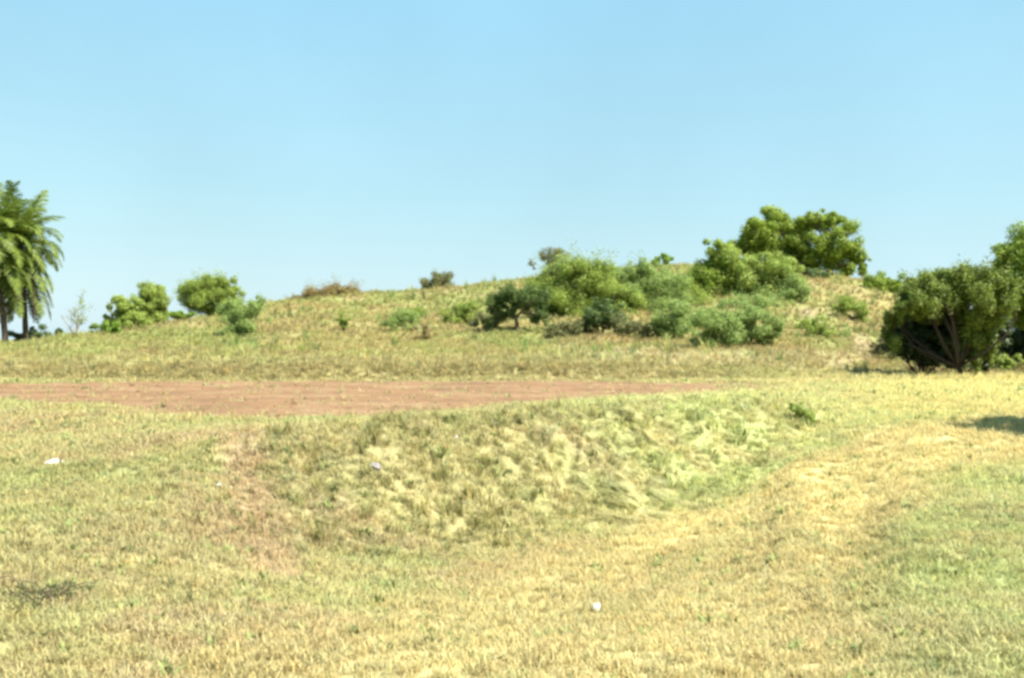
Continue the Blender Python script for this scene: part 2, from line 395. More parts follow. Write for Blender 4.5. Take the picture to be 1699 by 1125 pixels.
M['blue'] = leaf_material('grey green feathery leaves', (.150, .215, .060), (.265, .365, .098), (.370, .460, .145), 0.44, 1.0)
M['dark'] = leaf_material('dark green leaves', (0.051, 0.088, 0.026), (0.096, 0.152, 0.038), (0.176, 0.240, 0.058), 0.38, 1.0)
M['olive'] = leaf_material('dull olive leaves', (0.119, 0.126, 0.049), (0.189, 0.196, 0.077), (0.280, 0.280, 0.112), 0.4, 1.2)
M['bright'] = leaf_material('bright young leaves', (0.121, 0.203, 0.027), (0.203, 0.311, 0.043), (0.290, 0.392, 0.068), 0.44, 1.5)
M['rusty'] = leaf_material('dry rusty stalks', (0.203, 0.142, 0.061), (0.297, 0.223, 0.088), (0.324, 0.311, 0.108), 0.35, .9)
M['palm'] = leaf_material('palm leaflets', (.075, .115, .016), (.135, .190, .026), (.230, .280, .045), 0.42, .8)
M['acacia'] = leaf_material('small olive green leaflets', (.075, .105, .018), (.150, .205, .034), (.290, .350, .064), .36, 1.0)
M['shade_leaf'] = leaf_material('leaves with painted shade', (.018, .032, .010), (.034, .056, .016), (.060, .090, .026), .15, 1.0)  # shade below the right hand trees is put into this leaf colour
M['dead'] = leaf_material('withered palm leaflets', (.04, .032, .018), (.07, .055, .028), (.12, .095, .045), .2, .8)

# ------------------------------------------------------------------ ground, mound and the bare strip
TH1 = math.radians(33)
th = np.concatenate([np.linspace(-math.pi, -TH1, 70)[:-1], np.linspace(-TH1, TH1, 600), np.linspace(TH1, math.pi, 70)[1:]])
rr = np.concatenate([[.4, 1.0, 1.8], np.exp(np.linspace(math.log(2.8), math.log(62), 330)), np.exp(np.linspace(math.log(62), math.log(125), 95))[1:], np.exp(np.linspace(math.log(125), math.log(4500), 22))[1:]])
TT, RR = np.meshgrid(th, rr, indexing='ij')
GX, GY = RR * np.sin(TT), RR * np.cos(TT)
GZ = ground_z(GX, GY)
nt_, nr_ = TT.shape
idx = np.arange(nt_ * nr_).reshape(nt_, nr_)
quads = np.stack([idx[:-1, :-1], idx[:-1, 1:], idx[1:, 1:], idx[1:, :-1]], -1).reshape(-1, 4)
quads = quads[:, ::-1]
V = np.stack([GX, GY, GZ], -1).reshape(-1, 3)
C = turf(GX, GY).reshape(-1, 3) * (1 - .20 * np.maximum(bank_mask(GX, GY), sstep(41, 46, GY) * (1 - sstep(120, 160, GY)))).reshape(-1, 1)
cent = V[quads].mean(1)
is_mound = (cent[:, 1] > 41.3) & (np.hypot(cent[:, 0], cent[:, 1]) < 125) & (np.abs(np.arctan2(cent[:, 0], cent[:, 1])) < TH1)
def sheet(name, q):
    used = np.unique(q); remap = np.zeros(len(V), np.int64); remap[used] = np.arange(len(used))
    me = mesh_np(name, V[used], remap[q], 4, True)
    ca = me.attributes.new('soil_colour', 'FLOAT_COLOR', 'POINT')
    ca.data.foreach_set('color', np.concatenate([C[used] * .86, np.ones((len(used), 1))], 1).astype(np.float32).ravel())
    o = link(name, me, M['ground']); return o
# close the little hole under the camera
go = sheet('ground', quads[~is_mound]); tag(go, 'dry yellow green turf floor with a worn lane', kind='structure')
mo = sheet('mound', quads[is_mound]); tag(mo, 'long low grassy mound rising behind the bare strip', kind='structure')

us = np.linspace(-620, 1420, 420)
def strip():
    xs = [-900, 0, 200, 400, 600, 700, 850, 1000, 1150, 1300, 1400, 1500]
    nr = [29, 26.5, 22.8, 20.1, 20.3, 21.4, 23.9, 26.6, 29.6, 33.2, 35.0, 35]
    fr = [35, 36.2, 38.2, 38.9, 39.0, 39.0, 38.9, 38.6, 37.4, 35.6, 35.1, 35.1]
    s = np.linspace(-.06, 1.06, 110)
    n, f = np.interp(us, xs, nr), np.interp(us, xs, fr)
    Y = n[:, None] + (f - n)[:, None] * s[None, :]; X = (us[:, None] - CX) / F * Y
    d = field_s(np.broadcast_to(us[:, None], Y.shape), Y) + (fbm(X / 1.1, Y / 1.1, 7, 3) - .5) * 2.2
    off = -.10 + .14 * sstep(-.7, .5, d)
    z = ground_z(X, Y) + off + (fbm(X / .35, Y / .35, 15, 3) - .5) * .07 * sstep(0, .8, d)
    a, b = Y.shape; id2 = np.arange(a * b).reshape(a, b)
    q = np.stack([id2[:-1, :-1], id2[1:, :-1], id2[1:, 1:], id2[:-1, 1:]], -1).reshape(-1, 4)
    o = link('bare_field', mesh_np('bare_field', np.stack([X, Y, z], -1).reshape(-1, 3), q, 4, True), M['soil'])
    tag(o, 'strip of bare reddish ploughed earth below the mound', kind='structure')
strip()

# ------------------------------------------------------------------ scattered grass (geometry nodes, each blade tuft real geometry)
def tuft_mesh(name, nb, h0, h1, lean0, lean1, wd, spread, rng):
    V = []; Fq = []; rnd = []
    for i in range(nb):
        az = rng.uniform(0, 2 * math.pi); h = rng.uniform(h0, h1); ln = rng.uniform(lean0, lean1)
        bx, by = rng.normal(0, spread, 2); dx, dy = math.cos(az), math.sin(az); sx, sy = -dy, dx
        k = len(V); wv = wd * rng.uniform(.7, 1.3); tw = rng.uniform(-.6, .6); sx, sy = sx * math.cos(tw) + dx * math.sin(tw), sy * math.cos(tw) + dy * math.sin(tw)
        el = math.pi / 2 - ln; p1 = (bx + dx * h * .5 * math.cos(el + .25), by + dy * h * .5 * math.cos(el + .25), h * .5 * math.sin(el + .25))
        p2 = (p1[0] + dx * h * .5 * math.cos(el - .3), p1[1] + dy * h * .5 * math.cos(el - .3), max(.004, p1[2] + h * .5 * math.sin(el - .3)))
        for (p, wk) in (((bx, by, -.01), 1), (p1, .8), (p2, .12)):
            V.append((p[0] - sx * wv * wk / 2, p[1] - sy * wv * wk / 2, p[2])); V.append((p[0] + sx * wv * wk / 2, p[1] + sy * wv * wk / 2, p[2]))
        for s in (0, 2): Fq.append((k + s, k + s + 1, k + s + 3, k + s + 2))
        v = rng.uniform(); rnd += [v, v]
    me = mesh_py(name, V, Fq)
    at = me.attributes.new('rnd', 'FLOAT', 'FACE'); at.data.foreach_set('value', np.array(rnd, np.float32))
    me.materials.append(M['blade']); return me
PROTO = []
def proto(name, *a):
    PROTO.append(bpy.data.objects.new(name, tuft_mesh(name, *a)))          # never linked to the scene: only a source for the scatter
for i in range(3): proto('turf_tuft', 22, .03, .075, .3, 1.35, .006, .028, RNG)         # 0-2 short turf
for i in range(2): proto('tall_tuft', 26, .10, .22, .1, .9, .008, .03, RNG)             # 3-4 tussock
for i in range(2): proto('straw_tuft', 16, .10, .24, 1.05, 1.5, .007, .05, RNG)         # 5-6 flattened straw
proto('weed_tuft', 12, .04, .09, .6, 1.3, .022, .03, RNG)                               # 7 broad weed

def combed_mesh(rng):
    V = []; Fq = []; rnd = []
    for i in range(26):
        L = rng.uniform(.22, .5); a = rng.normal(0, .22); d = Vector((math.cos(a), math.sin(a), 0)); sd_ = Vector((-d.y, d.x, 0)) * .004
        p = Vector((rng.uniform(-.15, .05), rng.normal(0, .06), rng.uniform(.01, .05))); m_ = p + d * L * .5 + Vector((0, 0, rng.uniform(.0, .05))); q = p + d * L; q.z = .01; k = len(V)
        V += [tuple(p - sd_), tuple(p + sd_), tuple(m_ - sd_), tuple(m_ + sd_), tuple(q - sd_ * .3), tuple(q + sd_ * .3)]
        Fq += [(k, k + 1, k + 3, k + 2), (k + 2, k + 3, k + 5, k + 4)]; r = rng.uniform(); rnd += [r, r]
    me = mesh_py('combed_straw_tuft', V, Fq); at = me.attributes.new('rnd', 'FLOAT', 'FACE'); at.data.foreach_set('value', np.array(rnd, np.float32)); me.materials.append(M['blade']); return me
PROTO.append(bpy.data.objects.new('combed_straw_tuft', combed_mesh(RNG)))              # 8 straw combed one way

def scatter_tree():
    g = bpy.data.node_groups.new('tuft scatter', 'GeometryNodeTree')
    g.interface.new_socket('Geometry', in_out='INPUT', socket_type='NodeSocketGeometry')
    g.interface.new_socket('Geometry', in_out='OUTPUT', socket_type='NodeSocketGeometry')
    gi, go_ = g.nodes.new('NodeGroupInput'), g.nodes.new('NodeGroupOutput')
    gti = g.nodes.new('GeometryNodeGeometryToInstance')
    infos = []
    for p in PROTO:
        oi = g.nodes.new('GeometryNodeObjectInfo'); oi.inputs['Object'].default_value = p; oi.inputs['As Instance'].default_value = False
        infos.append(oi)
    for oi in reversed(infos): g.links.new(oi.outputs['Geometry'], gti.inputs[0])
    iop = g.nodes.new('GeometryNodeInstanceOnPoints')
    g.links.new(gi.outputs[0], iop.inputs['Points']); g.links.new(gti.outputs[0], iop.inputs['Instance'])
    iop.inputs['Pick Instance'].default_value = True
    for nm, ty, sock in (('pick', 'INT', 'Instance Index'), ('turn', 'FLOAT_VECTOR', 'Rotation'), ('size', 'FLOAT_VECTOR', 'Scale')):
        a = g.nodes.new('GeometryNodeInputNamedAttribute'); a.data_type = ty; a.inputs['Name'].default_value = nm
        g.links.new(a.outputs[0], iop.inputs[sock])
    g.links.new(iop.outputs[0], go_.inputs[0])
    return g
SCAT = scatter_tree()

def scatter(name, X, Y, size, pick, tint, label, cat='grass', turn=None, dz=0.0, hscale=None):
    n = len(X); Z = ground_z(X, Y) + dz
    me = bpy.data.meshes.new(name); me.vertices.add(n)
    me.vertices.foreach_set('co', np.stack([X, Y, Z], -1).astype(np.float32).ravel())
    if turn is None: turn = np.stack([RNG.normal(0, .12, n), RNG.normal(0, .12, n), RNG.uniform(0, 6.283, n)], -1)
    sz = np.stack([size, size, size * (hscale if hscale is not None else RNG.uniform(.75, 1.25, n))], -1)
    for nm, ty, key, val in (('pick', 'INT', 'value', pick.astype(np.int32)), ('turn', 'FLOAT_VECTOR', 'vector', turn.astype(np.float32).ravel()),
                             ('size', 'FLOAT_VECTOR', 'vector', sz.astype(np.float32).ravel()),
                             ('tint', 'FLOAT_COLOR', 'color', np.concatenate([tint, np.ones((n, 1))], 1).astype(np.float32).ravel())):
        at = me.attributes.new(nm, ty, 'POINT'); at.data.foreach_set(key, val)
    me.materials.append(M['blade'])
    o = bpy.data.objects.new(name, me); COL.objects.link(o)
    md = o.modifiers.new('scatter', 'NODES'); md.node_group = SCAT
    return tag(o, label, cat, kind='stuff')

def polar(n, r0, r1, half=32.0):
    r = np.sqrt(RNG.uniform(r0 * r0, r1 * r1, n)); t = np.radians(RNG.uniform(-half, half, n))
    return r * np.sin(t), r * np.cos(t)

def vary(c, amt=.16):
    n = len(c); b = RNG.normal(1, amt, (n, 1)); h = RNG.normal(0, .05, (n, 1))
    return np.clip(c * b * np.concatenate([1 + h, np.ones((n, 1)), 1 - h], 1), .01, .8)

def turf_cover():
    XS, YS, SZ, PK, CO = [], [], [], [], []
    for (r0, r1, dens, s0, s1) in ((3.2, 8, 420, .75, 1.15), (8, 13, 300, .85, 1.35), (13, 20, 170, 1.0, 1.7), (20, 30, 80, 1.4, 2.2), (30, 44, 40, 1.8, 2.8)):
        area = math.radians(64) / 2 * (r1 * r1 - r0 * r0); n = int(area * dens)
        X, Y = polar(n, r0, r1); u = uY(X, Y)
        keep = RNG.uniform(0, 1, n) < (.66 + .6 * sstep(.32, .58, fbm(X / .45, Y / .45, 201, 3)))
        inside = field_s(u, Y) + (fbm(X / 1.1, Y / 1.1, 7, 3) - .5) * 2.2
        keep &= (inside < RNG.normal(.0, .25, n)) | (RNG.uniform(0, 1, n) < .03 + .25 * (1 - sstep(.2, 2.2, inside)) + .12 * sstep(1100, 1330, u))
        dAB = np.minimum(poly_dist(X, Y, TRACK_A), poly_dist(X, Y, TRACK_B))
        keep &= RNG.uniform(0, 1, n) < .6 + .4 * sstep(.2, .8, dAB)
        X, Y = X[keep], Y[keep]; n = len(X)
        c = vary(turf(X, Y), .14)
        hgt = .7 + .7 * fbm(X / .6, Y / .6, 205, 3)
        pick = np.where(RNG.uniform(0, 1, n) < .16, RNG.integers(5, 7, n), RNG.integers(0, 3, n))
        straw = pick >= 5
        c[straw] = c[straw] * .6 + PALE * .4
        wd = (RNG.uniform(0, 1, n) < .02); pick[wd] = 7; c[wd] = GREEN * .75
        sz = RNG.uniform(s0, s1, n) * hgt; sz[straw] *= .6
        XS.append(X); YS.append(Y); SZ.append(sz); PK.append(pick); CO.append(c)
    scatter('short_grass', *[np.concatenate(q) for q in (XS, YS, SZ, PK, CO)], 'short sparse yellow green grass covering the lane and open ground')
turf_cover()

def bank_cover():
    n = 7000; X, Y = polar(n, 9, 23, 27); b = bank_mask(X, Y)
    keep = RNG.uniform(0, 1, n) < b * (.14 + 1.0 * sstep(.46, .6, fbm(X / .36, Y / .36, 23, 3)))
    X, Y = X[keep], Y[keep]; n = len(X)
    u = uY(X, Y)
    k = sstep(900, 1250, u)
    c = mixc(np.broadcast_to(np.array([.235, .225, .085]), (n, 3)), np.array([.37, .39, .15]), k)
    pick = RNG.integers(3, 5, n)
    st = RNG.uniform(0, 1, n) < .25
    pick[st] = RNG.integers(5, 7, st.sum()); c = np.array(c); c[st] = PALE * .8
    sz = RNG.uniform(.55, 1.25, n) * np.where(st, 1.1, 1.0)
    scatter('tussock_grass', X, Y, sz, pick, vary(c, .22), 'rough tussocks and combed straw on the bank face below the bare strip')
    n = 9000; X, Y = polar(n, 9, 23, 27)
    keep = RNG.uniform(0, 1, n) < bank_mask(X, Y) * (1 - sstep(.46, .6, fbm(X / .36, Y / .36, 23, 3)))
    X, Y = X[keep], Y[keep]; n = len(X)
    scatter('bank_straw', X, Y, RNG.uniform(.5, 1.0, n), RNG.integers(5, 7, n), vary(np.broadcast_to(PALE * np.array([.82, .82, .76]), (n, 3)), .2), 'pale flattened straw between the tussocks of the bank')
    n = 6000; X, Y = polar(n, 11, 23, 27); u = uY(X, Y)
    keep = RNG.uniform(0, 1, n) < bank_mask(X, Y) * sstep(880, 1120, u) * (1 - sstep(1180, 1260, u)) * sstep(.48, .62, fbm((X * .77 + Y * .64) / .5, (Y * .77 - X * .64) / 2.2, 241, 3)) * .6
    X, Y = X[keep], Y[keep]; n = len(X)
    scatter('combed_straw', X, Y, RNG.uniform(.6, 1.1, n), np.full(n, 8), vary(np.broadcast_to(PALE * np.array([.76, .80, .70]), (n, 3)), .12), 'long pale straw combed down the right end of the bank',
            turn=np.stack([RNG.normal(0, .1, n), .18 + RNG.normal(0, .1, n), -.75 + RNG.normal(0, .5, n)], -1), dz=.03)
    # loose tussocks over the left foreground and the mound foot
    n = 900; X, Y = polar(n, 5, 24, 30); u = uY(X, Y)
    keep = (u < 620) & (field_s(u, Y) < -.6) & (RNG.uniform(0, 1, n) < .25 + .9 * sstep(.5, .66, fbm(X / .9, Y / .9, 231, 3)))
    X, Y = X[keep], Y[keep]; n = len(X)
    c = np.broadcast_to(np.array([.26, .235, .095]), (n, 3)).copy(); st = RNG.uniform(0, 1, n) < .5; c[st] = STRAW
    scatter('coarse_grass', X, Y, RNG.uniform(.35, .8, n), RNG.integers(3, 5, n), vary(c, .2), 'coarse olive and straw tufts dotted over the left foreground')
bank_cover()

def mound_cover():
    XS, YS, SZ, PK, CO = [], [], [], [], []
    for (r0, r1, dens, s0, s1) in ((40, 62, 34, 1.6, 3.0), (62, 108, 17, 1.8, 3.6)):
        area = math.radians(64) / 2 * (r1 * r1 - r0 * r0); n = int(area * dens)
        X, Y = polar(n, r0, r1)
        keep = (Y > 39.2) & (RNG.uniform(0, 1, n) < .5 + .6 * sstep(.4, .6, fbm(X / 1.6, Y / 1.6, 301, 3)))
        keep &= (poly_dist(X, Y, TRAIL) > .5) | (RNG.uniform(0, 1, n) < .35)
        X, Y = X[keep], Y[keep]; n = len(X)
        c = vary(turf(X, Y), .22)
        pick = np.where(RNG.uniform(0, 1, n) < .45, RNG.integers(3, 5, n), RNG.integers(0, 3, n))
        st = RNG.uniform(0, 1, n) < .15; pick[st] = 5; c[st] = c[st] * .5 + PALE * .5
        sz = RNG.uniform(s0, s1, n); sz[pick >= 3] *= .62
        XS.append(X); YS.append(Y); SZ.append(sz); PK.append(pick); CO.append(c)
    scatter('mound_grass', *[np.concatenate(q) for q in (XS, YS, SZ, PK, CO)], 'dry straw coloured grass covering the slopes of the mound')
    n = 4200; X, Y = polar(n, 46, 96, 27); u = uY(X, Y)
    gm = np.maximum(gauss(u, Y, 1080, 62, 260, 16), gauss(u, Y, 1380, 64, 110, 18)); gm = np.maximum(gm, .25 * sstep(250, 420, u))
    keep = (RNG.uniform(0, 1, n) < gm * sstep(.45, .6, fbm(X / 3, Y / 3, 321, 3))) & (poly_dist(X, Y, TRAIL) > .9)
    X, Y = X[keep], Y[keep]; n = len(X); c = np.where(RNG.uniform(0, 1, (n, 1)) < .6, np.array([.20, .27, .085]), np.array([.27, .26, .10]))
    scatter('low_weeds', X, Y, RNG.uniform(2.0, 4.2, n), RNG.integers(3, 5, n), vary(c, .2), 'low green weeds in patches on the slopes of the mound')
    # pale flattened straw at the mound foot
    n = 1500; X, Y = polar(n, 42, 52, 27); u = uY(X, Y)
    keep = (gauss(u, Y, 1150, 46, 190, 3.4) * (.1 + sstep(.45, .6, fbm(X / 1.3, Y / 1.3, 311, 3)))) > RNG.uniform(0, .8, n)
    X, Y = X[keep], Y[keep]; n = len(X)
    scatter('pale_straw', X, Y, RNG.uniform(2.0, 4.2, n), RNG.integers(5, 7, n), vary(np.broadcast_to(PALE * .92, (n, 3)), .1), 'pale bleached straw lying along the foot of the mound')
mound_cover()

def clods():
    rng = np.random.default_rng(5); V = []; Fq = []
    ico_v = np.array([(0, 0, 1), (.9, 0, .3), (.28, .85, .3), (-.73, .53, .3), (-.73, -.53, .3), (.28, -.85, .3), (0, 0, -.5)])
    ico_f = [(0, 1, 2), (0, 2, 3), (0, 3, 4), (0, 4, 5), (0, 5, 1), (6, 2, 1), (6, 3, 2), (6, 4, 3), (6, 5, 4), (6, 1, 5)]
    k = 0
    while k < 620:
        u = rng.uniform(-300, 1350); Y = rng.uniform(20, 39)
        if field_s(np.array([u]), np.array([Y]))[0] < .3: continue
        X = (u - CX) / F * Y; z = float(ground_z(np.array([X]), np.array([Y]))[0]) + .03
        s = rng.uniform(.015, .04) * (2.6 if rng.uniform() < .05 else 1)
        vv = ico_v * s * rng.uniform(.7, 1.3, (7, 3)) + np.array([X, Y, z]); b = len(V)
        V.extend(vv); Fq.extend([tuple(b + i for i in f) for f in ico_f]); k += 1
    o = link('earth_clods', mesh_py('earth_clods', V, Fq), M['clod'])
    tag(o, 'loose dark earth clods strewn over the bare strip', 'soil', kind='stuff')
clods()

# ------------------------------------------------------------------ plants
def leaves_mesh(name, P, D, Lg, Wd, rng, bend=.12):
    """diamond leaves at P facing D"""
    n = len(P); D = D / np.maximum(np.linalg.norm(D, axis=1, keepdims=True), 1e-6)
    t = rng.normal(size=(n, 3)); t -= (t * D).sum(1, keepdims=True) * D; t /= np.linalg.norm(t, axis=1, keepdims=True)
    b = np.cross(D, t); Lg = np.broadcast_to(Lg, (n,))[:, None]; Wd = np.broadcast_to(Wd, (n,))[:, None]
    V = np.stack([P - t * Lg / 2, P + b * Wd / 2 + D * Lg * bend * .4, P + t * Lg / 2 - D * Lg * bend, P - b * Wd / 2 + D * Lg * bend * .4], 1).reshape(-1, 3)
    me = mesh_np(name, V, np.arange(4 * n).reshape(n, 4), 4)
    at = me.attributes.new('rnd', 'FLOAT', 'FACE'); at.data.foreach_set('value', rng.uniform(0, 1, n).astype(np.float32))
    return me

def tube(pts, rad, sides=6):
    pts = [Vector(p) for p in pts]; V = []; Fq = []
    up = Vector((.13, .97, .21))
    for i, p in enumerate(pts):
        d = (pts[min(i + 1, len(pts) - 1)] - pts[max(i - 1, 0)]).normalized()
        x = d.cross(up).normalized(); y = d.cross(x)
        for s in range(sides):
            a = 2 * math.pi * s / sides; V.append(p + (x * math.cos(a) + y * math.sin(a)) * rad[i])
    for i in range(len(pts) - 1):
        for s in range(sides):
            Fq.append((i * sides + s, i * sides + (s + 1) % sides, (i + 1) * sides + (s + 1) % sides, (i + 1) * sides + s))
    Fq.append(tuple(range(sides))[::-1]); Fq.append(tuple(range((len(pts) - 1) * sides, len(pts) * sides)))
    return V, Fq
def join(parts):
    V = []; Fq = []
    for v, f in parts:
        b = len(V); V += list(v); Fq += [tuple(b + i for i in q) for q in f]
    return V, Fq
def limb(a, b, r0, r1, rng, sag=.12, seg=5):
    a, b = Vector(a), Vector(b); d = b - a; pts = []; rad = []
    off = Vector(rng.normal(0, 1, 3)) * d.length * sag
    for i in range(seg + 1):
        t = i / seg; pts.append(a + d * t + off * math.sin(math.pi * t) + Vector((0, 0, d.length * .08 * math.sin(math.pi * t)))); rad.append(r0 * (1 - t) + r1 * t)
    return tube(pts, rad)

def crown(blobs, leaf, aspect, cover, rng, style, clump=.36, droop=0.0):
    """blobs: (centre, radii) in local metres -> leaf points, facings, sizes"""
    P, D, Lg = [], [], []
    for c, r in blobs:
        c = np.array(c); r = np.array(r); mean = r.mean()
        area = 4 * math.pi * mean * mean
        n = int(cover * area / (leaf * leaf * aspect * .5)); n = min(max(n, 60), 12000)
        K = max(9, int(19 * (mean / .9) ** .6))
        d = rng.normal(size=(K, 3)); d[:, 2] += .1; d /= np.linalg.norm(d, axis=1, keepdims=True)
        sc = c + d * r * rng.uniform(.3, 1.0, (K, 1)); cr = clump * mean * rng.uniform(.45, 1.35, K)
        k = rng.choice(K, n, p=cr ** 2 / (cr ** 2).sum())
        q = rng.normal(size=(n, 3)); q /= np.linalg.norm(q, axis=1, keepdims=True)
        rad = cr[k] * np.abs(rng.normal(.85, .22, n))
        p = sc[k] + q * rad[:, None] * np.array([1, 1, .82])
        if style == 'feather':
            stray = rng.uniform(0, 1, n) < .16
            p[stray] += (d[k[stray]] + np.array([0, 0, .35])) * mean * rng.uniform(.0, .5, (stray.sum(), 1)) * rng.uniform(0, 1, K)[k[stray]][:, None] * 1.5
            dd = q * .6 + rng.normal(0, .6, (n, 3)) + np.array([0, 0, .35])
        else:
            dd = q * 1.0 + rng.normal(0, .4, (n, 3)) + np.array([0, 0, .35])
        p[:, 2] -= droop * rng.uniform(0, 1, n) ** 2 * mean
        P.append(p); D.append(dd); Lg.append(leaf * rng.uniform(.65, 1.3, n))
    return np.concatenate(P), np.concatenate(D), np.concatenate(Lg)

def plant(name, label, cat, base, blobs, mat, Y=None, leaf=.13, aspect=.5, cover=1.5, style='broad', stems=3, rstem=.035, bark='bark',
          group='bushes growing on the mound', depth=.85, seed=1, parts=('branches', 'foliage'), clump=.32, droop=0.0, fork=.0, sink=.04, zfloor=True, grow=1.18):
    """base (photo x,y) and blobs (x,y,rx,ry) measured on the photograph; everything is built at its real distance"""
    rng = np.random.default_rng(seed * 101 + 13)
    if Y is None: X, Y = hit(*base)
    else: X = (base[0] - CX) / F * Y
    o = on_ground(X, Y, -sink); k = Y / F
    root = empty(name, o); tag(root, label, cat, group)
    bl = []
    if name.endswith('tree') and grow == 1.18: grow = 1.04
    if grow == 1.18 and style == 'feather' and 860 < base[0] < 1320: grow = 1.28
    for i, (px, py, rx, ry) in enumerate(blobs):
        rx, ry = rx * grow, ry * grow
        cx = (px - CX) * k - X; cz = CAM_Z - (py - CY) * k - o.z
        ra, rz = rx * k, ry * k
        cy = rng.uniform(-.45, .45) * ra * depth
        bl.append(((cx, cy, cz), (ra, ra * depth, rz)))
    # wood
    tubes = []
    H = max(c[2] for c, r in bl)
    forkp = Vector((0, 0, 0)) if fork <= 0 else Vector((rng.normal(0, .04) * H, rng.normal(0, .04) * H, fork * H))
    if fork > 0: tubes.append(limb((0, 0, -.1), forkp, rstem * 1.7, rstem * 1.25, rng, .04))
    for c, r in bl:
        for s in range(max(1, stems // 2)):
            tip = Vector(c) + Vector(rng.normal(0, .3, 3) * np.array(r))
            st = forkp + (Vector((rng.normal(0, .05), rng.normal(0, .05), -.06)) if fork <= 0 else Vector((0, 0, -.03)))
            tubes.append(limb(st, tip, rstem, rstem * .3, rng))
            for q in range(stems):
                dq = Vector(rng.normal(0, 1, 3)).normalized()
                dq.z = abs(dq.z) * .8
                tubes.append(limb(tip, tip + Vector((dq.x * r[0], dq.y * r[1], dq.z * r[2])) * .85, rstem * .3, rstem * .08, rng, .1, 3))
    V, Fq = join(tubes)
    link(parts[0], mesh_py(parts[0], V, Fq, True), M[bark], root)
    P, D, Lg = crown(bl, leaf, aspect, cover, rng, style, clump, droop)
    if zfloor:
        gz = ground_z(P[:, 0] + o.x, P[:, 1] + o.y) - o.z
        kp = P[:, 2] > gz + .01; P, D, Lg = P[kp], D[kp], Lg[kp]
    link(parts[1], leaves_mesh(parts[1], P, D, Lg, Lg * aspect, rng), M[mat], root)
    return root

# ---- left of the mound
plant('bush', 'low dark green bush at the foot of the palm trunks', 'bush', (58, 568), [(50, 560, 20, 9), (70, 552, 14, 13), (28, 560, 16, 10)], 'dark', Y=66, seed=2, leaf=.11)
plant('bush', 'tiny dark bush on the horizon between palms and bare sapling', 'bush', (92, 557), [(92, 550, 8, 8)], 'dark', Y=74, seed=3, leaf=.12)
plant('bush', 'low bright green bush at the left end of the left thicket', 'bush', (168, 557), [(160, 548, 16, 9), (184, 543, 18, 12)], 'bright', seed=4, leaf=.10, Y=61)
plant('bush', 'round leafy bush left of the taller bush in the left thicket', 'bush', (208, 552), [(197, 506, 20, 18), (205, 526, 30, 22), (222, 535, 26, 19), (215, 515, 22, 20), (190, 535, 18, 16)], 'thorn', Y=64, seed=5, leaf=.11)
plant('bush', 'taller two tone bush at the right of the left thicket', 'bush', (250, 550), [(247, 493, 28, 20), (262, 497, 18, 22), (240, 518, 30, 26), (262, 525, 24, 24), (250, 510, 26, 22), (235, 538, 26, 14)], 'thorn', Y=66, seed=6, leaf=.11)
plant('bush', 'low green bush in the gap before the flat topped thorn bush', 'bush', (292, 530), [(290, 522, 18, 9), (310, 522, 12, 8)], 'bright', Y=70, seed=7, leaf=.10)
plant('thorn_bush', 'broad flat topped thorn bush standing against the sky', 'bush', (345, 525), [(316, 478, 26, 12), (345, 474, 32, 16), (378, 478, 27, 15), (338, 494, 32, 16), (370, 498, 26, 18), (350, 510, 36, 12)], 'thorn', Y=74, seed=8, style='feather', leaf=.11, aspect=.4, fork=.25)
plant('bush', 'grey green bush with dark base in front of the flat topped bush', 'bush', (404, 560), [(402, 518, 30, 18), (403, 540, 32, 21), (424, 505, 14, 14), (384, 508, 14, 14)], 'blue', seed=9, style='feather', leaf=.10, aspect=.35, cover=1.2)
plant('dry_brush', 'rusty dry brush heap on the left crest of the mound', 'bush', (545, 503), [(520, 494, 28, 10), (548, 488, 34, 12), (578, 490, 28, 13), (495, 498, 18, 6)], 'rusty', Y=84, seed=10, style='feather', leaf=.16, aspect=.25, cover=1.4, bark='twig')
plant('sapling', 'small bright green sapling alone on the grassy slope', 'sapling', (572, 555), [(568, 533, 11, 9), (574, 541, 9, 8)], 'bright', seed=11, leaf=.12, cover=.7, rstem=.03)
plant('bush', 'sparse grey green bush midway up the open slope', 'bush', (662, 553), [(655, 535, 20, 14), (675, 530, 22, 15)], 'blue', seed=12, style='feather', leaf=.11, aspect=.35, cover=.7)
plant('bush', 'pale green bush just behind the sparse grey green bush', 'bush', (690, 540), [(688, 520, 15, 13)], 'bright', seed=13, style='feather', leaf=.11, aspect=.4, cover=.6)
plant('dry_bush', 'dry olive bush right of the sparse grey green bush', 'bush', (703, 562), [(698, 549, 15, 11), (712, 550, 12, 10)], 'rusty', seed=14, style='feather', leaf=.11, aspect=.35, cover=.8, bark='twig')
plant('bush', 'lone dull olive bush standing on the open crest', 'bush', (728, 481), [(722, 464, 16, 12), (736, 467, 18, 12), (727, 472, 24, 9)], 'olive', Y=91, seed=15, style='feather', leaf=.13, aspect=.4, cover=1.2)
plant('bush', 'low pale green bush left of the dark trunked thorn bush', 'bush', (765, 542), [(755, 522, 22, 16), (782, 515, 20, 15), (770, 530, 24, 12)], 'thorn', seed=16, style='feather', leaf=.12, aspect=.4, cover=.8)
